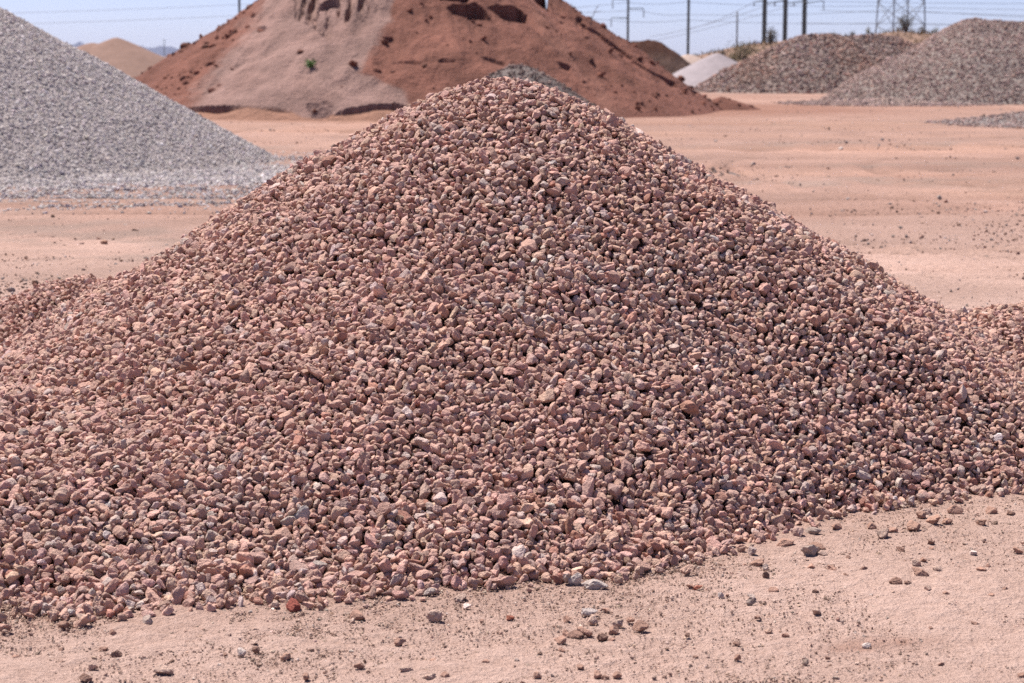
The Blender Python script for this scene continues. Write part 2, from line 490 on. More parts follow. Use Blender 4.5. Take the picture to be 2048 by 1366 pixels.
# reddish dust round the mound and the stain in the lower right corner
dm = np.exp(-np.clip(np.hypot((x_ + 2) / 1.25, y_ - 66) - 9.5, 0, None) / 2.2)
col = col * (1 - 0.6 * dm[:, None]) + np.array([0.24, 0.115, 0.08]) * 0.6 * dm[:, None]
for (uu, vv, su, sv, am) in ((1780, 1285, 0.14, 0.06, 0.5), (1700, 1298, 0.10, 0.035, 0.4), (440, 1180, 0.5, 0.08, 0.2)):
    p_ = gnd(uu, vv); e = np.exp(-((x_ - p_[0]) / su) ** 2 - ((y_ - p_[1]) / sv) ** 2) * (0.5 + vn(x_ * 25, y_ * 25, 3))
    e = np.clip(e * am, 0, 1)[:, None]
    col = col * (1 - e) + np.array([0.27, 0.14, 0.10]) * e
# pile dust on the dirt near the front heap's foot
tg = np.where((np.abs(x_) < 4) & (y_ < 13) & (y_ > 5), target(np.clip(x_, -5, 5), np.clip(y_, 4, 14)), -1)
e = (0.35 * sstep(-0.22, 0.0, tg))[:, None]
col = col * (1 - e) + np.array([0.33, 0.20, 0.155]) * e
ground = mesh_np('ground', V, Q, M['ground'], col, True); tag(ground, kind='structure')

# ------------------------------------------------------------------ loose stones on the dirt in front
LOOSE = """167,1241,24,p 294,1248,20,g 126,1255,20,b 234,1311,17,d 32,1316,14,b 123,1301,10,d 208,1301,15,b 226,1270,12,b 173,1361,22,d 325,1345,27,p 186,1338,16,p
507,1290,17,p 512,1304,16,d 571,1319,19,b 549,1217,20,p 458,1273,12,p 612,1357,14,b 666,1272,10,d 484,1311,15,w 650,1347,9,d 451,1310,8,d
873,1241,24,p 796,1289,18,b 712,1237,25,b 924,1200,22,p 934,1216,14,w 1185,1244,20,p 1233,1251,18,p 1225,1264,19,b 1260,1244,14,b 1283,1259,22,b 1170,1270,22,b
1148,1272,20,d 1132,1270,14,b 1120,1285,21,b 1206,1280,19,d 1225,1283,12,b 1124,1302,12,b 1021,1239,12,r 962,1243,9,d 1213,1222,12,b 1161,1337,15,b 1033,1323,11,g
973,1326,14,b 866,1323,10,b 888,1356,18,b 859,1359,22,p 811,1343,18,p 720,1335,15,b 1074,1356,18,b 1194,1354,18,b 1209,1357,13,d 1237,1355,16,b 1382,1176,14,b
1395,1178,12,r 1134,1241,14,b 1375,1273,10,d 1390,1316,9,d 1516,1130,16,b 1531,1140,13,g 1531,1156,14,d 1548,1183,16,b 1455,1192,8,d 1634,1096,22,b 1622,1111,24,g
1645,1111,17,p 1697,1118,11,d 1623,1137,15,b 1666,1142,15,b 1692,1152,9,d 1726,1141,12,b 1504,1196,15,g 1499,1209,14,g 1630,1185,10,d 1633,1227,16,p 1514,1237,12,d
1572,1273,13,b 1802,1101,13,d 1864,1089,14,d 1862,1098,9,d 1833,1132,16,p 1848,1123,13,b 1874,1140,20,p 1840,1152,24,b 1796,1168,20,d 1813,1170,14,d 1857,1182,13,p
1891,1190,14,b 1901,1212,17,p 1947,1110,15,w 1959,1141,15,b 1963,1050,19,b 1906,1026,22,b 1843,1036,18,b 1854,1026,18,p 1867,1047,20,b 1894,1046,15,b 1826,1058,24,b
1767,1074,20,p 1780,1065,17,b 1743,1057,16,b 1674,1058,18,b 1625,1069,21,g 1569,1093,24,b 1985,1026,20,b 2021,1031,18,b 2036,1105,13,b 2010,1181,12,b 1983,1193,11,b
1951,1251,12,d 1475,1319,12,b 1473,1290,11,d 1654,1318,9,d 1734,1294,15,w 1862,1259,10,d 1883,1331,10,d 2041,1355,13,b 1976,1135,10,b""".split()
LC = {'p': (0.50, 0.345, 0.275, 0.6), 'b': (0.40, 0.235, 0.175, 0.15), 'd': (0.25, 0.145, 0.11, 0.1), 'g': (0.40, 0.305, 0.26, 0.6), 'w': (0.60, 0.49, 0.435, 0.4), 'r': (0.38, 0.14, 0.09, 0.0)}
LN = {'p': 'pale pink', 'b': 'brown', 'd': 'dark brown', 'g': 'grey', 'w': 'whitish', 'r': 'red'}
SPECIAL = [
    (588, 1220, 28, (0.26, 0.075, 0.055, 0), (1.15, 0.95, 0.8), 'deep red stone on the dirt by the left part of the pile\'s foot'),
    (1189, 1176, 38, (0.52, 0.43, 0.385, 0.6), (1.4, 0.7, 0.6), 'long white grey stone lying out in front of the pile\'s foot'),
    (1149, 1169, 27, (0.50, 0.42, 0.38, 0.6), (1.1, 0.95, 0.8), 'chunky white grey stone touching the long white one at the pile\'s foot'),
    (1177, 1227, 25, (0.54, 0.45, 0.41, 0.5), (1.35, 0.7, 0.6), 'slanted white stone alone on the dirt below the long white one'),
    (235, 1188, 36, (0.52, 0.40, 0.32, 0.4), (1.45, 0.75, 0.6), 'large flat beige stone at the front foot of the pile, far left'),
    (1905, 1027, 0, None, None, None)]
rl = np.random.default_rng(77)
def lay(uu, vv, px, colr, axr):
    p = gnd(uu, vv); mm = p[1] / F * px * 0.5
    ax = np.array(axr) * mm
    a = rl.uniform(-0.5, 0.5) if axr[0] > 1.3 else rl.uniform(0, 6.28)
    t1, t2 = rl.normal(0, 0.2, 2)
    cz, sz = math.cos(a), math.sin(a)
    Rz = np.array([[cz, -sz, 0], [sz, cz, 0], [0, 0, 1]])
    Rx = np.array([[1, 0, 0], [0, math.cos(t1), -math.sin(t1)], [0, math.sin(t1), math.cos(t1)]])
    gz = 0.0
    c = np.array(colr) * np.array([*(np.exp(rl.normal(0, 0.10)) * np.ones(3)), 1])
    return solo_rock('loose_stone', (p[0], p[1] , gz + ax[2] * 0.62), ax, Rz @ Rx, c)
SIDE = lambda uu: 'left' if uu < 700 else 'middle' if uu < 1400 else 'right'
for s in LOOSE:
    a, b, c, k = s.split(','); a, b, c = int(a), int(b), int(c)
    o = lay(a, b, c * 1.08, LC[k], (rl.uniform(1.0, 1.3), rl.uniform(0.8, 1.0), rl.uniform(0.6, 0.9)))
    big = 'small' if c < 15 else 'larger'
    side = SIDE(a)
    ph = f'{big} {LN[k]} stone loose on the bare dirt in front of the pile, {side} side'.replace('middle side', 'middle')
    tag(o, ph, 'stone', f'{big} {LN[k]} loose stones, {side}')
for (a, b, c, colr, axr, lab) in SPECIAL:
    if lab is None: continue
    tag(lay(a, b, c, colr, axr), lab, 'stone')

# pebbles nobody would count
def pebbles(name, pts, size, pal, seed, freq=2, sink=0.25, spread=0.2, zs=None, parent=None, mat='rock', patch=None):
    rr = np.random.default_rng(seed); m_ = len(pts)
    sh, fc = rock_shapes(freq, 14, seed, jit=0.05)
    ax = size[:, None] * rr.uniform([0.9, 0.75, 0.5], [1.35, 1.05, 0.9], (m_, 3))
    z = ax[:, 2] * (1 - 2 * sink) if zs is None else zs + ax[:, 2] * (1 - 2 * sink)
    V, Fc, nv = scatter_rocks(np.stack([pts[:, 0], pts[:, 1], z], 1), ax, rand_rot(m_, rr, 0.7), sh, fc, rr)
    c, _ = tints(m_, rr, pal, spread)
    if patch is not None:                              # loads of slightly different stone tipped on one heap
        sc_, amt, other = patch
        t_ = fbm(pts[:, 0] * sc_, pts[:, 1] * sc_ * 0.7, seed, 3)
        c[:, :3] *= (1 + amt * t_)[:, None]
        q_ = (sstep(0.05, 0.45, fbm(pts[:, 0] * sc_ + 9, pts[:, 1] * sc_ * 0.7, seed + 5, 3)) * 0.6)[:, None]
        c[:, :3] = c[:, :3] * (1 - q_) + np.array(other) * q_ * (c[:, :1] / 0.22)
    return mesh_np(name, V, Fc, M[mat], np.repeat(c, nv, 0), False, parent=parent)
rp = np.random.default_rng(9)
m_ = 150000
pu = rp.uniform(-120, 2170, m_); pv = rp.uniform(985, 1420, m_)
pts = np.array([gnd(a, b)[:2] for a, b in zip(pu, pv)])
tg = target(pts[:, 0], pts[:, 1])
dens = 0.16 + 0.45 * sstep(-0.35, -0.02, tg) + 0.55 * sstep(0.05, 0.6, fbm(pts[:, 0] * 3, pts[:, 1] * 3, 61, 3))
k = (tg < 0.03) & (rp.uniform(size=m_) < dens)
pts = pts[k]
size = np.exp(rp.normal(math.log(0.0017), 0.5, len(pts))).clip(0.0010, 0.011)
near_t = sstep(-0.12, 0.0, tg[k]); size *= 1 + 0.8 * near_t * rp.uniform(0, 1, len(pts))
PEB = [(70, (0.42, 0.28, 0.215), 0.1), (14, (0.28, 0.175, 0.13), 0.1), (28, (0.47, 0.34, 0.275), 0.2), (8, (0.53, 0.42, 0.36), 0.2)]
tag(pebbles('pebbles', pts, size, PEB, 15, 1, 0.36), 'tiny pebbles and grit strewn over the dirt in front of the pile', kind='stuff')

# stones strewn over the yard behind
m_ = 36000
pv = 150 + 520 * rp.uniform(0, 1, m_) ** 0.8; pu = rp.uniform(-250, 2300, m_)
pts = np.array([gnd(a, b)[:2] for a, b in zip(pu, pv)])
tg = np.where((np.abs(pts[:, 0]) < 3.5) & (pts[:, 1] < 12.5), target(pts[:, 0], pts[:, 1]), -1)
k = (tg < 0) & (rp.uniform(size=m_) < 0.12 + 0.9 * sstep(0.0, 0.5, fbm(pts[:, 0] * 0.6, pts[:, 1] * 0.6, 71, 3)))
pts = pts[k]
size = np.exp(rp.normal(math.log(0.0055), 0.55, len(pts))).clip(0.0025, 0.03) * (pts[:, 1] / 14) ** 0.45
tag(pebbles('yard_gravel', pts, size, [(45, (0.33, 0.21, 0.16), 0.1), (18, (0.22, 0.135, 0.10), 0.1), (30, (0.30, 0.245, 0.22), 0.2), (7, (0.40, 0.33, 0.30), 0.2)], 16, 1),
    'scattered small stones over the tan yard behind the pile', kind='stuff')

# ------------------------------------------------------------------ heaps further back
def cone_h(x, y, cx, cy, h, sl, a=0.3, ex=1.0, ey=1.0, rx=0.0, seed=1, wob=0.08):
    dx = np.maximum(np.abs(x - cx) - rx, 0) / ex
    rr = np.hypot(dx, (y - cy) / ey)
    return h + sl * a - sl * np.sqrt(rr * rr + a * a) + wob * fbm(x * 0.5 + seed, y * 0.5, seed, 4) * sstep(-0.5, 0.6, h - sl * rr)

def heap(name, fn, box, step, mat, colfn, label, group=None):
    xs, ys = np.arange(box[0], box[1], step), np.arange(box[2], box[3], step)
    X, Y = np.meshgrid(xs, ys); Z = fn(X, Y)
    V, Q = grid_mesh(xs, ys, Z)
    V, Q, _ = crop(V, Q, V[:, 2] > -0.04)
    o = mesh_np(name, V, Q, M[mat], colfn(V), True)
    return tag(o, label, 'dirt mound' if 'dirt' in name else 'sand pile' if 'sand' in name else 'gravel pile', group)

def stones_on(parent, fn, box, nst, size, pal, seed, apron=0.0, spread=0.25, front=None, freq=1, patch=None):
    rr = np.random.default_rng(seed)
    pts = np.stack([rr.uniform(box[0], box[1], nst), rr.uniform(box[2], box[3], nst)], 1)
    if front is not None: pts = pts[pts[:, 1] < front]
    z = fn(pts[:, 0], pts[:, 1])
    pr = np.clip((z + apron) / max(apron, 0.04), 0, 1) ** 2
    k = rr.uniform(size=len(pts)) < np.where(z > 0.06, 1, np.where(z > 0, 0.55, 0.55 * pr))
    pts, z = pts[k], np.maximum(z[k], 0)
    s = size * np.exp(rr.normal(0, 0.3, len(pts)))
    o = pebbles('loose_gravel', pts, s, pal, seed, freq, 0.25, spread, zs=z - s * 0.2 + rr.uniform(-0.3, 0.5, len(pts)) * s, parent=parent, mat='gravel', patch=patch)
    o['kind'] = 'stuff'; return o

G_GREY = [(48, (0.48, 0.432, 0.42), 0.0), (25, (0.528, 0.473, 0.462), 0.0), (15, (0.4, 0.357, 0.344), 0.0), (12, (0.48, 0.415, 0.37), 0.0)]
G_BROWN = [(40, (0.237, 0.163, 0.139), 0.1), (25, (0.162, 0.117, 0.11), 0.0), (20, (0.301, 0.168, 0.131), 0.1), (15, (0.393, 0.292, 0.268), 0.2)]
G_TAUPE = [(45, (0.32, 0.226, 0.197), 0.1), (25, (0.249, 0.175, 0.158), 0.0), (20, (0.354, 0.259, 0.236), 0.1), (10, (0.297, 0.19, 0.152), 0.0)]
G_DARK = [(50, (0.195, 0.135, 0.115), 0.1), (30, (0.143, 0.1, 0.089), 0.0), (20, (0.267, 0.191, 0.166), 0.1)]
flat = lambda c: (lambda V: np.tile(c, (len(V), 1)))

# grey heap at the left
f1 = lambda x, y: np.maximum(cone_h(x, y, -10.0, 33.0, 3.25, 0.56, 0.6, seed=3, wob=0.1),
                             0.045 - 0.045 * np.hypot((x + 7.0) / 4.1, (y - 29.0) / 3.2) + 0.035 * fbm(x, y * 1.6, 5, 4))
o = heap('gravel_pile', f1, (-17, 0.5, 22, 40), 0.12, 'bed', flat([0.34, 0.295, 0.285]), 'large pale grey gravel heap cut off by the left edge of the photo')
stones_on(o, f1, (-13.0, 0.5, 22.0, 37), 210000, 0.0142, G_GREY, 101, apron=0.09, front=36, spread=0.15, patch=(0.35, 0.22, (0.21, 0.18, 0.165)))

# dark heap just behind the front pile's top
f2 = lambda x, y: np.maximum(cone_h(x, y, 0.08, 30.0, 1.46, 0.68, 0.30, seed=4, wob=0.08), 0.03 - 0.03 * np.hypot((x - 0.1) / 2.6, (y - 30) / 3.0) ** 4)
o = heap('gravel_pile', f2, (-4.5, 5, 26, 35), 0.1, 'bed', flat([0.17, 0.14, 0.13]), 'small dark grey gravel heap peeking out behind the front pile\'s top')
stones_on(o, f2, (-4.2, 4.6, 26, 34), 30000, 0.018, G_DARK, 102, apron=0.03)

# brown heap right of centre
f3 = lambda x, y: cone_h(x, y, 15.25, 98.0, 2.42, 0.53, 0.7, rx=2.0, seed=6, wob=0.28)
o = heap('gravel_pile', f3, (6, 25, 90, 106), 0.16, 'bed', flat([0.22, 0.17, 0.15]), 'brown mixed gravel heap with a flat top below the three steel poles')
stones_on(o, f3, (6, 24, 91, 102), 34000, 0.043, G_BROWN, 103, apron=0.04, patch=(0.55, 0.35, (0.27, 0.16, 0.12)))

# taupe heap at the right edge
f4 = lambda x, y: np.maximum(cone_h(x, y, 20.2, 77.3, 2.85, 0.60, 0.9, rx=3.6, seed=7, wob=0.28), 0.16 - 0.05 * np.hypot((x - 12.8), (y - 73.5) / 1.2))
o = heap('gravel_pile', f4, (8, 31, 68, 86), 0.14, 'bed', flat([0.25, 0.21, 0.19]), 'large grey brown gravel heap cut off by the right edge of the photo')
stones_on(o, f4, (9, 24, 69, 80), 60000, 0.028, G_TAUPE, 104, apron=0.05, patch=(0.4, 0.25, (0.20, 0.155, 0.13)))

# low gravel ridge by the right edge
f5 = lambda x, y: np.maximum(cone_h(x, y, 12.9, 52.0, 0.27, 0.16, 0.4, ex=1.4, seed=9, wob=0.1), 0.03 - 0.03 * np.hypot((x - 12.6) / 2.2, (y - 50.8) / 3.0) ** 4)
o = heap('gravel_pile', f5, (8.5, 17, 46, 56), 0.1, 'bed', flat([0.25, 0.22, 0.21]), 'low spread of grey gravel at the right edge, below the big grey brown heap')
stones_on(o, f5, (9, 16, 46.5, 55), 11000, 0.026, G_TAUPE, 105, apron=0.04)

# white sand cone, pale heap, tan cone
f6 = lambda x, y: cone_h(x, y, 9.6, 102.0, 1.74, 0.49, 0.12, seed=12, wob=0.10)
heap('sand_pile', f6, (5, 16, 97, 108), 0.12, 'sand', flat([0.281, 0.242, 0.251]), 'pale lilac grey sand cone behind the brown gravel heap')
f7 = lambda x, y: cone_h(x, y, 10.6, 131.0, 1.7, 0.6, 0.5, seed=13, wob=0.2)
heap('sand_pile', f7, (5, 16, 126, 136), 0.15, 'sand', flat([0.374, 0.285, 0.242]), 'small pale pink heap at the foot of the tall slim pole')
f8 = lambda x, y: np.maximum(cone_h(x, y, -21.9, 120.0, 2.62, 0.44, 0.2, seed=14, wob=0.08), cone_h(x, y, -23.2, 120.0, 2.35, 0.5, 0.5, seed=15, wob=0.08))
heap('sand_pile', f8, (-31, -13, 111, 129), 0.15, 'sand', flat([0.217, 0.138, 0.11]), 'tan sand cone between the grey heap and the red mound')

# small brown mound right of the red one
def f9(x, y):
    z = cone_h(x, y, 7.15, 116.0, 2.28, 0.76, 0.2, rx=0.62, seed=17, wob=0.35)
    z = z + 0.12 * np.clip(fbm(x * 2.2, y * 0.8, 18, 3), -1, 1) * sstep(0.8, 1.8, z)
    return z
def c9(V):
    t = fbm(V[:, 0] * 0.9, V[:, 1] * 0.9, 19, 3)[:, None]
    s = sstep(1.3, 1.9, V[:, 2] + 0.3 * t[:, 0])[:, None]
    return np.array([0.083, 0.049, 0.038]) * (1 - s) + np.array([0.069, 0.03, 0.02]) * s
heap('dirt_mound', f9, (2.5, 12.5, 110, 122), 0.07, 'soil', c9, 'small dark brown dirt mound right of the big red mound')

# ------------------------------------------------------------------ the big red mound
def mound_base(x, y):
    a = cone_h(x, y, -3.1, 66.0, 5.9, 0.65, 0.5, seed=23, wob=0.0)
    b = cone_h(x, y, -3.35, 62.6, 4.85, 0.575, 0.7, seed=24, wob=0.0)
    k = 0.25; h = np.clip(0.5 + 0.5 * (a - b) / k, 0, 1)
    z = b * (1 - h) + a * h + k * h * (1 - h)
    return np.maximum(z, 0.42 - 0.45 * np.hypot((x - 6.3) / 1.3, (y - 65)))
xs, ys = np.arange(-17, 10.5, 0.055), np.arange(51.5, 76, 0.055)
X, Y = np.meshgrid(xs, ys)
Zb = mound_base(X, Y)
Z = Zb + (0.22 * fbm(X * 0.55, Y * 0.55, 25, 4) + 0.09 * fbm(X * 2.3, Y * 1.2, 26, 4)) * sstep(0.0, 1.0, Zb)
u, v = proj(X, Y, Z)
az_ = np.arctan2(X + 3.2, 68 - Y) * 9.0
Z = Z + (0.16 * fbm(az_ * 0.8, Zb * 0.35, 54, 4) + 0.07 * fbm(az_ * 3.0, Zb * 0.6, 55, 3)) * sstep(0.1, 1.2, Zb)
jag = 3.0 * fbm(X * 2.5, Y * 1.2, 27, 3)
wav = 7.0 * fbm(X * 0.8, Y * 0.8, 36, 4)
uj, vj = u + jag * 1.6 + wav, v + jag
pink_poly = [(548, -40), (500, 50), (440, 120), (370, 222), (330, 300), (800, 300), (822, 215), (800, 180), (722, 152), (752, 90), (782, 40), (800, -40)]
pk = 0.0
for q in range(6):
    g1 = fbm(X * 1.7, Y * 1.7, 200 + q, 4); g2 = fbm(X * 1.7, Y * 1.7, 220 + q, 4)
    pk = pk + inpoly(uj + (8 + 26 * sstep(560, 470, u)) * g1 * (1 + q * 0.4), vj + 8 * g2, pink_poly) / 6.0
# fluted erosion under the crest of the pale face
flute = inpoly(u, v, [(590, -40), (590, 30), (640, 62), (665, 90), (700, 40), (790, 45), (800, -40)])
fl = np.clip(fbm(X * 3.2 + 0.6 * fbm(X, Y, 58, 2), Y * 0.45, 28, 4), -1, 1)
Z = Z - np.where(flute, 0.22 * sstep(0.0, 0.4, fl) + 0.05, 0) * (0.4 + sstep(95, 15, v))
# terraces: whatever slid out leaves a scarp facing the camera
POCK = [
    [(893, 20), (905, 11), (948, 5), (966, 18), (986, 41), (940, 40), (905, 31)],
    [(974, 14), (1000, 8), (1036, 10), (1053, 28), (1050, 48), (1004, 38), (985, 22)],
    [(872, -25), (945, -25), (938, 4), (880, 6)],
    [(1062, -20), (1096, -20), (1099, 26), (1084, 18), (1070, 6)],
    [(1117, 127), (1143, 134), (1137, 149), (1120, 141)],
    [(622, 10), (656, -12), (682, -12), (676, 8), (650, 12)],
    [(784, 126), (830, 127), (850, 131), (830, 136), (790, 131)],
    [(874, 123), (888, 120), (915, 124), (908, 131), (880, 131)],
   
    [(960, 112), (1010, 128), (1008, 136), (970, 124)],
    [(516, 50), (530, 48), (532, 58), (518, 60)], [(408, 128), (428, 120), (432, 126), (412, 133)],
    [(1154, 38), (1165, 46), (1162, 58), (1152, 50)],
    [(1165, 52), (1200, 72), (1235, 98), (1265, 118), (1262, 126), (1230, 106), (1195, 80), (1164, 60)],
    [(1265, 120), (1300, 142), (1345, 166), (1342, 172), (1300, 150), (1262, 128)],
    [(1330, 158), (1346, 162), (1356, 178), (1345, 178), (1332, 168)],
    [(1375, 176), (1392, 184), (1396, 192), (1380, 184)]]
for P in POCK:
    ins = inpoly(u + jag * 0.4, v + jag * 0.4, P)
    if not ins.any(): continue
    Pa = np.array(P + [P[0]], float)
    cols = u[ins]; vb = np.full(cols.shape, -1e9)
    for (a1, b1), (a2, b2) in zip(Pa[:-1], Pa[1:]):
        if a1 == a2: continue
        t = (cols - a1) / (a2 - a1); ok = (t >= 0) & (t <= 1)
        vb = np.where(ok, np.maximum(vb, b1 + t * (b2 - b1)), vb)
    dv = np.clip(vb - v[ins] + 1.0, 0, 60)
    Z[ins] -= dv / F * Y[ins] * (0.65 if P[0][0] > 1140 else 1.0 if P[0][1] < 22 else 0.7)
# the dug foot at the left: a bank above a low fan of loose dirt
bank = [(360, 216), (400, 214), (440, 211), (500, 214), (560, 219), (585, 225), (605, 236), (640, 238), (672, 228), (700, 217), (740, 210), (790, 208), (820, 214)]
bu, bv = np.array(bank).T
vb = np.interp(u, bu, bv) + 3.5 * fbm(X * 0.9, X * 0 + 3.3, 57, 4) + 0.3 * jag
below = (v > vb) & (u > 362) & (u < 818)
fan = 0.15 + 0.15 * np.exp(-((u - 505) / 45) ** 2) + 0.10 * sstep(690, 770, u) + 0.06 * fbm(X * 1.5, Y * 1.5, 30, 3)
fan = fan - 0.06 * np.clip(v - vb, 0, 60) / 12.0
Z = np.where(below, np.minimum(Z, fan), Z)
# small tracks stepping down the face, at the right of the bank
st = inpoly(u, v, [(610, 205), (668, 203), (660, 236), (628, 238)])
Z = np.where(st, Z - 0.05 * (np.sin(v * 1.0) > 0.2), Z)
V, Q = grid_mesh(xs, ys, Z)
t1 = fbm(V[:, 0] * 0.7, V[:, 1] * 0.7, 29, 4)[:, None]
red_c = np.array([0.17, 0.075, 0.055]) * (1 + 0.30 * t1)
pink_c = np.array([0.226, 0.142, 0.122]) * (1 + 0.16 * t1 + 0.22 * fbm(az_.ravel()[:, None] * 2.2, V[:, 2:3] * 0.4, 241, 4))
pm = pk.ravel()[:, None] * (0.88 + 0.24 * vn(V[:, 0] * 1.3, V[:, 1] * 1.3, 240))[:, None]
pm = np.clip(pm, 0, 1)
uu_, vv_ = u.ravel(), v.ravel()
streak = sstep(0.1, 0.6, fbm(V[:, 0] * 2.4 + V[:, 2] * 1.2, V[:, 2] * 0.5, 35, 3))[:, None] * (1 - pm) * sstep(900, 1050, uu_)[:, None]
col = red_c * (1 - pm) + pink_c * pm
col = col * (1 - 0.5 * streak) + np.array([0.212, 0.104, 0.078]) * 0.5 * streak
col = np.where((below.ravel() & (fan.ravel() < 0.3))[:, None], np.array([0.246, 0.132, 0.093]) * (1 + 0.1 * t1), col)
V, Q, used = crop(V, Q, V[:, 2] > -0.03)
mound = mesh_np('dirt_mound', V, Q, M['soil'], col[used], False)
tag(mound, 'huge red dirt mound with a pinkish grey left face and a collapsed crest', 'dirt mound')
rr = np.random.default_rng(51)
m_ = 9000
pts = np.stack([rr.uniform(-15, 9, m_), rr.uniform(53.5, 70, m_)], 1)
ix = np.clip(((pts[:, 0] + 17) / 0.055).astype(int), 0, len(xs) - 1); iy = np.clip(((pts[:, 1] - 51.5) / 0.055).astype(int), 0, len(ys) - 1)
zz = Z[iy, ix]; pp = pk[iy, ix]; uu = u[iy, ix]
k = (zz > 0.02) & (rr.uniform(size=m_) < np.where(pp > 0.5, 0.05, np.where(uu < 560, 0.6, 0.12))) & (fbm(pts[:, 0] * 0.9, pts[:, 1] * 0.9, 52, 3) > -0.1)
pts, zz, pp = pts[k], zz[k], pp[k]
s = np.exp(rr.normal(math.log(0.045), 0.55, len(pts))).clip(0.02, 0.12)
o = pebbles('loose_clods', pts, s, [(60, (0.17, 0.064, 0.043), 0), (40, (0.14, 0.055, 0.038), 0)], 53, 2, 0.3, 0.15, zs=zz, parent=mound, mat='gravel'); o['kind'] = 'stuff'

def on_mound(uu, vv):
    best = np.argmin((u - uu) ** 2 + (v - vv) ** 2 + np.where(Y > 67, 1e6, 0))
    i, j = np.unravel_index(best, u.shape); return np.array([X[i, j], Y[i, j], Z[i, j]])

# green weed on the pale face
p = on_mound(619, 138)
weed = empty('weed', p, 'small bright green weed growing on the pinkish face of the red mound', 'plant')
st, lf = MB(), MB(); rw = random.Random(4)
for k in range(15):
    a = rw.uniform(0, 6.28); t = rw.uniform(0.2, 1.25); L = rw.uniform(0.12, 0.30)
    tip = Vector((math.cos(a) * math.sin(t), math.sin(a) * math.sin(t), math.cos(t))) * L
    st.tube([(0, 0, -0.03), tip * 0.5 + Vector((0, 0, 0.02)), tip], [0.007, 0.005, 0.003], 5)
    for q in range(9):
        b = tip * rw.uniform(0.35, 1.0); dd = Vector((rw.gauss(0, 1), rw.gauss(0, 1), rw.gauss(0.4, 0.7))).normalized()
        sd = dd.cross(Vector((rw.gauss(0, 1), rw.gauss(0, 1), rw.gauss(0, 1)))).normalized() * rw.uniform(0.012, 0.022); l2 = dd * rw.uniform(0.04, 0.085)
        lf.quad(b, b + l2 * 0.5 + sd, b + l2, b + l2 * 0.5 - sd)
st.build('stem', M['leaf'], weed); lf.build('leaves', M['leaf'], weed, False)

def dry_stalk(uu, vv, tops, label):
    p = on_mound(uu, vv)
    mb = MB(); d = p[1]
    for (pu_, pv_), kids in tops:
        e = at(pu_, pv_, d) - p
        m0 = e * 0.5 + np.array([e[0] * -0.12, 0, 0.0])
        mb.tube([(0, 0, -0.05), m0, e], [0.012, 0.010, 0.006], 5)
        for (ku, kv, t) in kids:
            b = e * t; k_ = at(ku, kv, d) - p
            mb.tube([b, (b + k_) / 2 + np.array([0, 0.05, 0]), k_], [0.007, 0.006, 0.004], 5)
    o = mb.build('dry_stalk', M['twig']); o.location = p
    tag(o, label, 'dead plant')
dry_stalk(1180, 56, [((1195, 12), [(1203, 22, 0.7), (1188, 20, 0.6), (1199, 8, 0.9)]), ((1186, 30), [(1192, 38, 0.5)])], 'thin dead stalk standing on the right shoulder of the red mound')
dry_stalk(1147, 26, [((1143, 6), [(1150, 12, 0.6), (1140, 14, 0.5)])], 'short dead twig high on the right edge of the red mound')

# ------------------------------------------------------------------ desert rise at the right, mountains
xs = np.arange(6, 75, 0.5); ys = np.arange(126, 215, 0.7)
X, Y = np.meshgrid(xs, ys)
su = np.array([1300, 1370, 1420, 1460, 1500, 1550, 1600, 1660, 1720, 1790, 1830, 1870, 1920, 2048, 2500])
sv = np.array([128, 116, 107, 98, 90, 84, 78, 75, 71, 65, 69, 74, 78, 80, 84])
ub = CX + F * X / Y
top = CH + (HZ - np.interp(ub, su, sv)) / F * 160.0
Zh = top * sstep(127, 160, Y) + 0.25 * fbm(X * 0.25, Y * 0.25, 81, 4) * sstep(128, 145, Y) - 0.25 * sstep(165, 214, Y) * top
V, Q = grid_mesh(xs, ys, Zh - 0.02)
c = np.array([0.234, 0.151, 0.111]) * (1 + 0.3 * fbm(V[:, 0] * 0.4, V[:, 1] * 0.4, 82, 4))[:, None]
tag(mesh_np('hill', V, Q, M['hill'], c, True), kind='structure')
def on_hill(uu, d):
    x = (uu - CX) / F * d
    i = np.clip(((d - 126) / 0.7), 0, len(ys) - 1.01); j = np.clip((x - 6) / 0.5, 0, len(xs) - 1.01)
    return np.array([x, d, Zh[int(i), int(j)] - 0.03])

def mountain(pts, d, depth):
    mb_v, mb_f = [], []
    us = np.arange(pts[0][0], pts[-1][0] + 1, 3.0)
    pv_ = np.interp(us, [a for a, _ in pts], [b for _, b in pts])
    prof = np.maximum(CH + (HZ - pv_) / F * d, 0)
    prof = prof * (1 + 0.10 * fbm(us / 14.0, us * 0, 91, 3))
    xs_ = (us - CX) / F * d
    rows = 13
    V = []
    for k in range(rows):
        t = k / (rows - 1); s = 1 - abs(2 * t - 1)
        rid = 1 + 0.5 * fbm(us / 9.0, us * 0 + k * 0.7, 92, 3) * (1 - s)
        V.append(np.stack([xs_, np.full(len(us), d + (t - 0.5) * depth), prof * s * rid - 2], 1))
    V = np.concatenate(V); m0 = len(us)
    i = np.arange(rows * m0).reshape(rows, m0)
    Q = np.stack([i[:-1, :-1], i[:-1, 1:], i[1:, 1:], i[1:, :-1]], -1).reshape(-1, 4)
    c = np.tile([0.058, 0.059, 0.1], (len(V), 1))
    return tag(mesh_np('mountain', V, Q, M['hill'], c, True), kind='structure')
mountain([(60, 112), (110, 101), (132, 94), (148, 90), (158, 89), (167, 82), (176, 88), (190, 93), (215, 98), (260, 96), (290, 90), (300, 93), (312, 94), (330, 90), (350, 92), (362, 97), (385, 106), (420, 112)], 6400, 900)
mountain([(1380, 112), (1440, 104), (1480, 93), (1492, 88), (1503, 83), (1514, 82), (1524, 88), (1560, 100), (1620, 112)], 6900, 900)

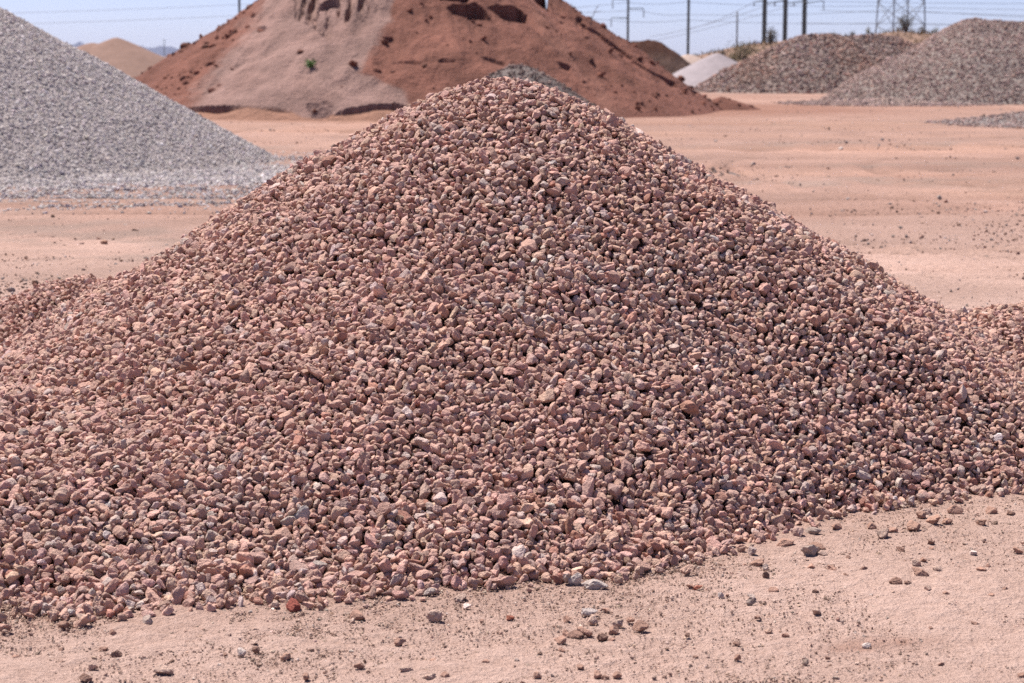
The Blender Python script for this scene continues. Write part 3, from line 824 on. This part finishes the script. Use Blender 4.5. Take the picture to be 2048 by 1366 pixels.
# ------------------------------------------------------------------ scrub
def bush(p, h, w, mat, label, seed, name='shrub', leaf=0.10, nleaf=900, cat='shrub', group=None):
    rw = random.Random(seed)
    e = empty(name, p, label, cat, group)
    tr, fo = MB(), MB(); tips = []
    for k in range(9):
        a = rw.uniform(0, 6.28); o_ = rw.uniform(0.1, 1.0)
        tip = Vector((math.cos(a) * w * 0.45 * o_, math.sin(a) * w * 0.45 * o_, h * rw.uniform(0.55, 0.95) * (1.1 - 0.35 * o_)))
        tr.tube([(0, 0, -0.1), tip * 0.5 + Vector((rw.gauss(0, .05), rw.gauss(0, .05), 0)), tip], [0.05 * h / 1.5, 0.03 * h / 1.5, 0.012], 5)
        tips += [tip, tip * 0.72, tip * 0.45]
    for q in range(nleaf):
        t = rw.choice(tips); sg = 0.13 * max(w, h)
        b = t + Vector((rw.gauss(0, sg), rw.gauss(0, sg), rw.gauss(0, sg * 0.8)))
        b.z = max(b.z, 0.0)
        dd = Vector((rw.gauss(0, 1), rw.gauss(0, 1), rw.gauss(0.5, 0.8))).normalized(); l2 = dd * leaf * rw.uniform(0.6, 1.5)
        sd = dd.cross(Vector((rw.gauss(0, 1), rw.gauss(0, 1), rw.gauss(0, 1)))).normalized() * leaf * 0.28
        fo.quad(b, b + l2 * 0.5 + sd, b + l2, b + l2 * 0.5 - sd)
    tr.build('trunk', M['twig'], e); fo.build('crown', M[mat], e, False)
    return e
px = 150 / F
bush(on_hill(1478, 146), 1.35, 1.9, 'scrub', 'wide olive shrub on the rise at the foot of the short thin pole', 1)
bush(on_hill(1462, 144), 0.9, 0.8, 'scrub', 'lower olive shrub touching the left side of the wide one', 2, nleaf=400)
bush(on_hill(1534, 156), 1.25, 0.9, 'scrubdark', 'dark shrub hugging the base of the leftmost thick steel pole', 3)
bush(on_hill(1803, 158), 1.35, 1.25, 'scrubdark', 'dark brown shrub on the ridge under the lattice tower', 4)
bush(on_hill(1398, 140), 0.9, 0.7, 'scrubdark', 'dark green shrub on the rise just right of the pale pink heap', 5, nleaf=500)
for k, (uu, d, h, w_, lab) in enumerate([
        (1425, 150, 0.45, 0.6, 'small scrub tuft on the slope left of the wide olive shrub'),
        (1440, 152, 0.4, 0.7, 'flat scrub tuft on the slope above the sand cone'),
        (1385, 152, 0.4, 0.6, 'small scrub tuft on the slope right of the tall slim pole'),
        (1636, 158, 0.55, 0.5, 'scrub tuft on the skyline right of the three thick poles'),
        (1658, 158, 0.45, 0.7, 'thin scrub tuft on the skyline, second right of the thick poles'),
        (1700, 158, 0.45, 0.5, 'scrub tuft on the skyline left of the lattice tower'),
        (1728, 158, 0.6, 0.6, 'scrub tuft on the skyline right beside the lattice tower\'s left legs'),
        (1836, 158, 0.5, 0.7, 'scrub tuft under the right legs of the lattice tower'),
        (1862, 158, 0.6, 0.8, 'rounded scrub tuft right of the lattice tower'),
        (1852, 150, 0.5, 0.8, 'dark scrub tuft on the slope below the rounded one')]):
    bush(on_hill(uu, d), h, w_, 'scrubdark' if k % 2 else 'scrub', lab, 20 + k, leaf=0.07, nleaf=260)
rg = np.random.default_rng(5); mb = MB()
for k in range(2600):
    uu = rg.uniform(1380, 1900); d = rg.uniform(136, 162)
    if vn(uu / 22.0, d / 3.0, 95) < 0.5: continue
    b = Vector(on_hill(uu, d)); hh = rg.uniform(0.12, 0.42); dx_ = Vector((rg.normal(0, 0.12), rg.normal(0, 0.1), hh)); wv = Vector((0.04, 0.01, 0))
    mb.quad(b - wv, b + wv, b + dx_ + wv * 0.3, b + dx_ - wv * 0.3)
tag(mb.build('dry_grass', M['drygrass'], None, False), 'dry yellowish grass and scrub on the rise', kind='stuff')

# ------------------------------------------------------------------ poles, tower, wires
WB = []
def pole(uu, d, wpx_b, wpx_t, top, mat, label, lean=0.0, arms=(), group=None, name='utility_pole', base=None):
    b = on_hill(uu, d) if base is None else base
    e = empty(name, b, label, 'utility pole', group)
    r0, r1 = wpx_b * d / F / 2, wpx_t * d / F / 2
    hgt = top
    mb = MB(); mb.tube([(0, 0, -1.0), (lean * 0.5 * hgt, 0, hgt * 0.5), (lean * hgt, 0, hgt)], [r0, (r0 + r1) / 2, r1], 12).build('pole', M[mat], e)
    for (z, dx_, dz, drop) in arms:
        c = Vector((lean * z, 0, z)); tp = c + Vector((dx_, 0, dz))
        MB().tube([c, tp], [0.045, 0.03], 6).build('crossarm', M[mat], e)
        im = MB(); 
        n_ = 5; im.tube([tp + Vector((0, 0, -0.05)), tp + Vector((0, 0, -drop))], 0.025, 6)
        for q in range(n_):
            zz_ = -0.12 - (drop - 0.2) * q / (n_ - 1)
            im.tube([tp + Vector((0, 0, zz_ + 0.03)), tp + Vector((0, 0, zz_ - 0.03))], [0.035, 0.06], 8)
        im.build('insulator', M['insul'], e)
    return e
zv = lambda v_, d, b: CH + (HZ - v_) / F * d - b[2]      # height above a base for pixel row v_
gb = np.array([(485 - CX) / F * 210, 210, 0.0])
pole(485, 210, 5.0, 4.2, 19.0, 'steel', 'slim grey pole behind the left shoulder of the red mound', base=gb, arms=((15.5, 1.3, 0.2, 0.7), (13.0, -1.3, 0.2, 0.7), (17.5, 1.3, 0.2, 0.7)))
gb = np.array([(335 - CX) / F * 900, 900, 0.0])
pole(335, 900, 1.6, 1.4, 8.6, 'steel', 'tiny far pole in front of the blue mountains', base=gb, arms=((8.0, 0.8, 0, 0.4), (8.0, -0.8, 0, 0.4)))
gb = np.array([(1253 - CX) / F * 175, 175, 0.0])
pole(1253, 175, 5.2, 3.4, 16.0, 'steel', 'slim pole with cross arms beside the small brown mound', base=gb, lean=0.004,
     arms=((zv(19, 175, gb), 1.25, 0.03, 0.75), (zv(38, 175, gb), -1.35, 0.05, 0.75), (zv(1, 175, gb), -1.25, 0.0, 0.75), (12.5, 1.2, 0.0, 0.7), (14.5, -1.0, 0.0, 0.7)))
gb = on_hill(1372.5, 178) * np.array([1, 1, 0])
pole(1372.5, 178, 5.8, 4.0, 17.0, 'steel', 'tall slim pole without arms in view, above the pale pink heap', base=gb, lean=0.004, arms=((13.5, 1.2, 0.1, 0.7), (15.5, -1.2, 0.1, 0.7)))
p_ = on_hill(1469.5, 165); pole(1469.5, 165, 3.2, 3.0, zv(25, 165, p_), 'wood', 'short thin wooden pole rising from the wide olive shrub', base=p_)
for (uu, lab) in ((1523, 'leftmost of the three thick dark steel poles, a shrub at its base'), (1564, 'middle one of the three thick dark steel poles'), (1602, 'rightmost of the three thick dark steel poles')):
    b = on_hill(uu, 172)
    pole(uu, 172, 9.2, 7.6, 21.0, 'steel', lab, group='three thick steel poles', lean=0.006, base=b,
         arms=((zv(9, 172, b), 1.5, 0.22, 0.8), (zv(4, 172, b), -0.85, -0.1, 0.35), (10.5, 1.5, 0.2, 0.8), (14, -1.4, 0.2, 0.8), (17.5, 1.4, 0.2, 0.8)))
# lattice tower
TD = 182.0
tb = on_hill(1793, TD)
tw = empty('lattice_tower', tb, 'steel lattice power pylon on the ridge behind the heaps', 'power pylon')
phi = R(18.5)
def tc_(sx, sy, z):
    a = 1.52 * (1 - z / 42.0) if z < 26 else 1.52 * (1 - 26 / 42.0)
    x, y = sx * a, sy * a
    return Vector((x * math.cos(phi) - y * math.sin(phi), x * math.sin(phi) + y * math.cos(phi), z))
CN = [(-1, -1), (1, -1), (1, 1), (-1, 1)]
lv = [-1.0, 1.1, 3.05, 5.0, 7.2, 9.6, 12.2, 15, 18, 21, 24, 27]
for c_ in CN: MB().tube([tc_(*c_, z) for z in lv], 0.062, 5).build('leg', M['galv'], tw)
for i in range(4):
    a, b = CN[i], CN[(i + 1) % 4]
    for k in range(len(lv) - 1):
        z0, z1 = max(lv[k], 0.0), lv[k + 1]
        mb = MB(); mb.tube([tc_(*a, z0), tc_(*b, z1)], 0.028, 4)
        mb.tube([tc_(*b, z0) + Vector((0, 0.03, 0)), tc_(*a, z1) + Vector((0, 0.03, 0))], 0.028, 4)
        if k in (2, 4, 6, 8): mb.tube([tc_(*a, z1), tc_(*b, z1)], 0.026, 4)
        mb.build('brace', M['galv'], tw)
for z in (17, 21, 25):
    L = 4.2
    for s in (-1, 1):
        mb = MB(); e1 = Vector((s * L, 0, z + 0.3))
        for c_ in CN:
            if c_[0] == s: mb.tube([tc_(*c_, z), e1], 0.05, 4); mb.tube([tc_(*c_, z + 1.4), e1], 0.04, 4)
        mb.build('crossarm', M['galv'], tw)
# overhead wires
def wire(pts, d, label, sag=0.15, r_=0.017):
    P = [at(a, b, dd) for (a, b), dd in zip(pts, d)]
    out = []
    for p0, p1 in zip(P, P[1:]):
        for k in range(12):
            t = k / 12; q = p0 * (1 - t) + p1 * t; q = q + np.array([0, 0, -4 * sag * t * (1 - t)]); out.append(q)
    out.append(P[-1])
    o = MB().tube(out, r_, 5).build('power_line', M['wire'])
    tag(o, label, 'power line', 'overhead power lines')
wire([(-400, 34), (485, 9), (900, -2)], [214, 210, 205], 'upper of the two wires in the sky over the grey heap, left', 0.2)
wire([(-400, 56), (485, 31), (900, 20)], [214, 210, 205], 'lower of the two wires in the sky over the grey heap, left', 0.2)
wire([(900, 30), (1253, 5), (1372, 4), (1740, 12), (2400, 20)], [180, 176, 179, 181, 186], 'thin wire running just under the frame\'s top past the slim poles', 0.15)
wire([(900, 24), (1277, 20), (1372, 29), (1790, 19), (2400, 44)], [178, 175, 179, 182, 186], 'thin wire from the slim pole\'s right arm to the lattice tower', 0.2)
wire([(900, 36), (1205, 39), (1372, 40), (1790, 45), (2400, 52)], [178, 175, 180, 190, 196], 'thin wire level with the slim pole\'s left arm', 0.2)
wire([(1372, 60), (1507, 4), (1560, -30)], [190, 172, 171], 'wire sloping down left from the leftmost thick pole', 0.25)
wire([(1300, 74), (1548, 6), (1600, -28)], [192, 172, 171], 'wire sloping down left from the middle thick pole', 0.25)
wire([(1250, 92), (1590, 8), (1660, -24)], [194, 172, 171], 'wire sloping down left from the rightmost thick pole', 0.25)
wire([(1640, 3), (2400, 6)], [172, 186], 'topmost wire right of the lattice tower', 0.1)
wire([(1640, 20), (1838, 24), (2400, 36)], [186, 188, 192], 'wire crossing behind the lattice tower', 0.1)
wire([(1600, 46), (2400, 50)], [200, 205], 'lowest wire crossing behind the lattice tower', 0.1)

# ------------------------------------------------------------------ air
m = bpy.data.materials.new('air'); m.use_nodes = True; nt = m.node_tree
for n_ in list(nt.nodes): nt.nodes.remove(n_)
out = nt.nodes.new('ShaderNodeOutputMaterial'); vol = nt.nodes.new('ShaderNodeVolumePrincipled')
vol.inputs['Color'].default_value = (0.72, 0.80, 1.0, 1); vol.inputs['Density'].default_value = 0.65e-4; vol.inputs['Anisotropy'].default_value = 0.1
nt.links.new(vol.outputs['Volume'], out.inputs['Volume'])
mb = MB()
x0, x1, y0, y1, z0, z1 = -7900, 7900, -700, 8200, -4, 62
c8 = [(x0, y0, z0), (x1, y0, z0), (x1, y1, z0), (x0, y1, z0), (x0, y0, z1), (x1, y0, z1), (x1, y1, z1), (x0, y1, z1)]
mb.V = c8; mb.F = [(3, 2, 1, 0), (4, 5, 6, 7), (0, 1, 5, 4), (1, 2, 6, 5), (2, 3, 7, 6), (3, 0, 4, 7)]
hz = mb.build('haze', m, None, False); tag(hz, kind='stuff')

# ------------------------------------------------------------------ light, sky, camera
SUN_EL, SUN_AZ = R(63), R(-45)                 # azimuth clockwise from +Y (straight ahead)
sd = Vector((math.sin(SUN_AZ) * math.cos(SUN_EL), math.cos(SUN_AZ) * math.cos(SUN_EL), math.sin(SUN_EL)))
L = bpy.data.lights.new('sun', 'SUN'); L.energy = 4.9; L.angle = R(0.53); L.color = (1.0, 0.94, 0.87)
lo = bpy.data.objects.new('sun', L); C.objects.link(lo); lo.rotation_euler = sd.to_track_quat('Z', 'Y').to_euler()
lo.location = (0, 0, 50)
w = bpy.data.worlds.new('World'); bpy.context.scene.world = w; w.use_nodes = True
nt = w.node_tree; bg = nt.nodes['Background']
sky = nt.nodes.new('ShaderNodeTexSky'); sky.sky_type = 'NISHITA'; sky.sun_disc = False
sky.sun_elevation = SUN_EL; sky.sun_rotation = SUN_AZ; sky.air_density = 0.5; sky.dust_density = 0.5; sky.ozone_density = 8.0
nt.links.new(mix(nt, 1.0, sky.outputs['Color'], (1.21, 0.98, 0.99), 'MULTIPLY'), bg.inputs['Color']); bg.inputs['Strength'].default_value = 0.088

cam = bpy.data.cameras.new('camera'); co = bpy.data.objects.new('camera', cam); C.objects.link(co)
co.location = (0, 0, CH); co.rotation_euler = (R(90) - PITCH, 0, 0)
cam.sensor_width = 36; cam.lens = F / 2048 * 36; cam.clip_start = 0.05; cam.clip_end = 30000
cam.dof.use_dof = True; cam.dof.focus_distance = 7.6; cam.dof.aperture_fstop = 6.3
sc = bpy.context.scene; sc.camera = co
sc.cycles.use_denoising = False
sc.view_settings.view_transform = 'Standard'; sc.view_settings.look = 'None'; sc.view_settings.exposure = 0.85; sc.view_settings.gamma = 1
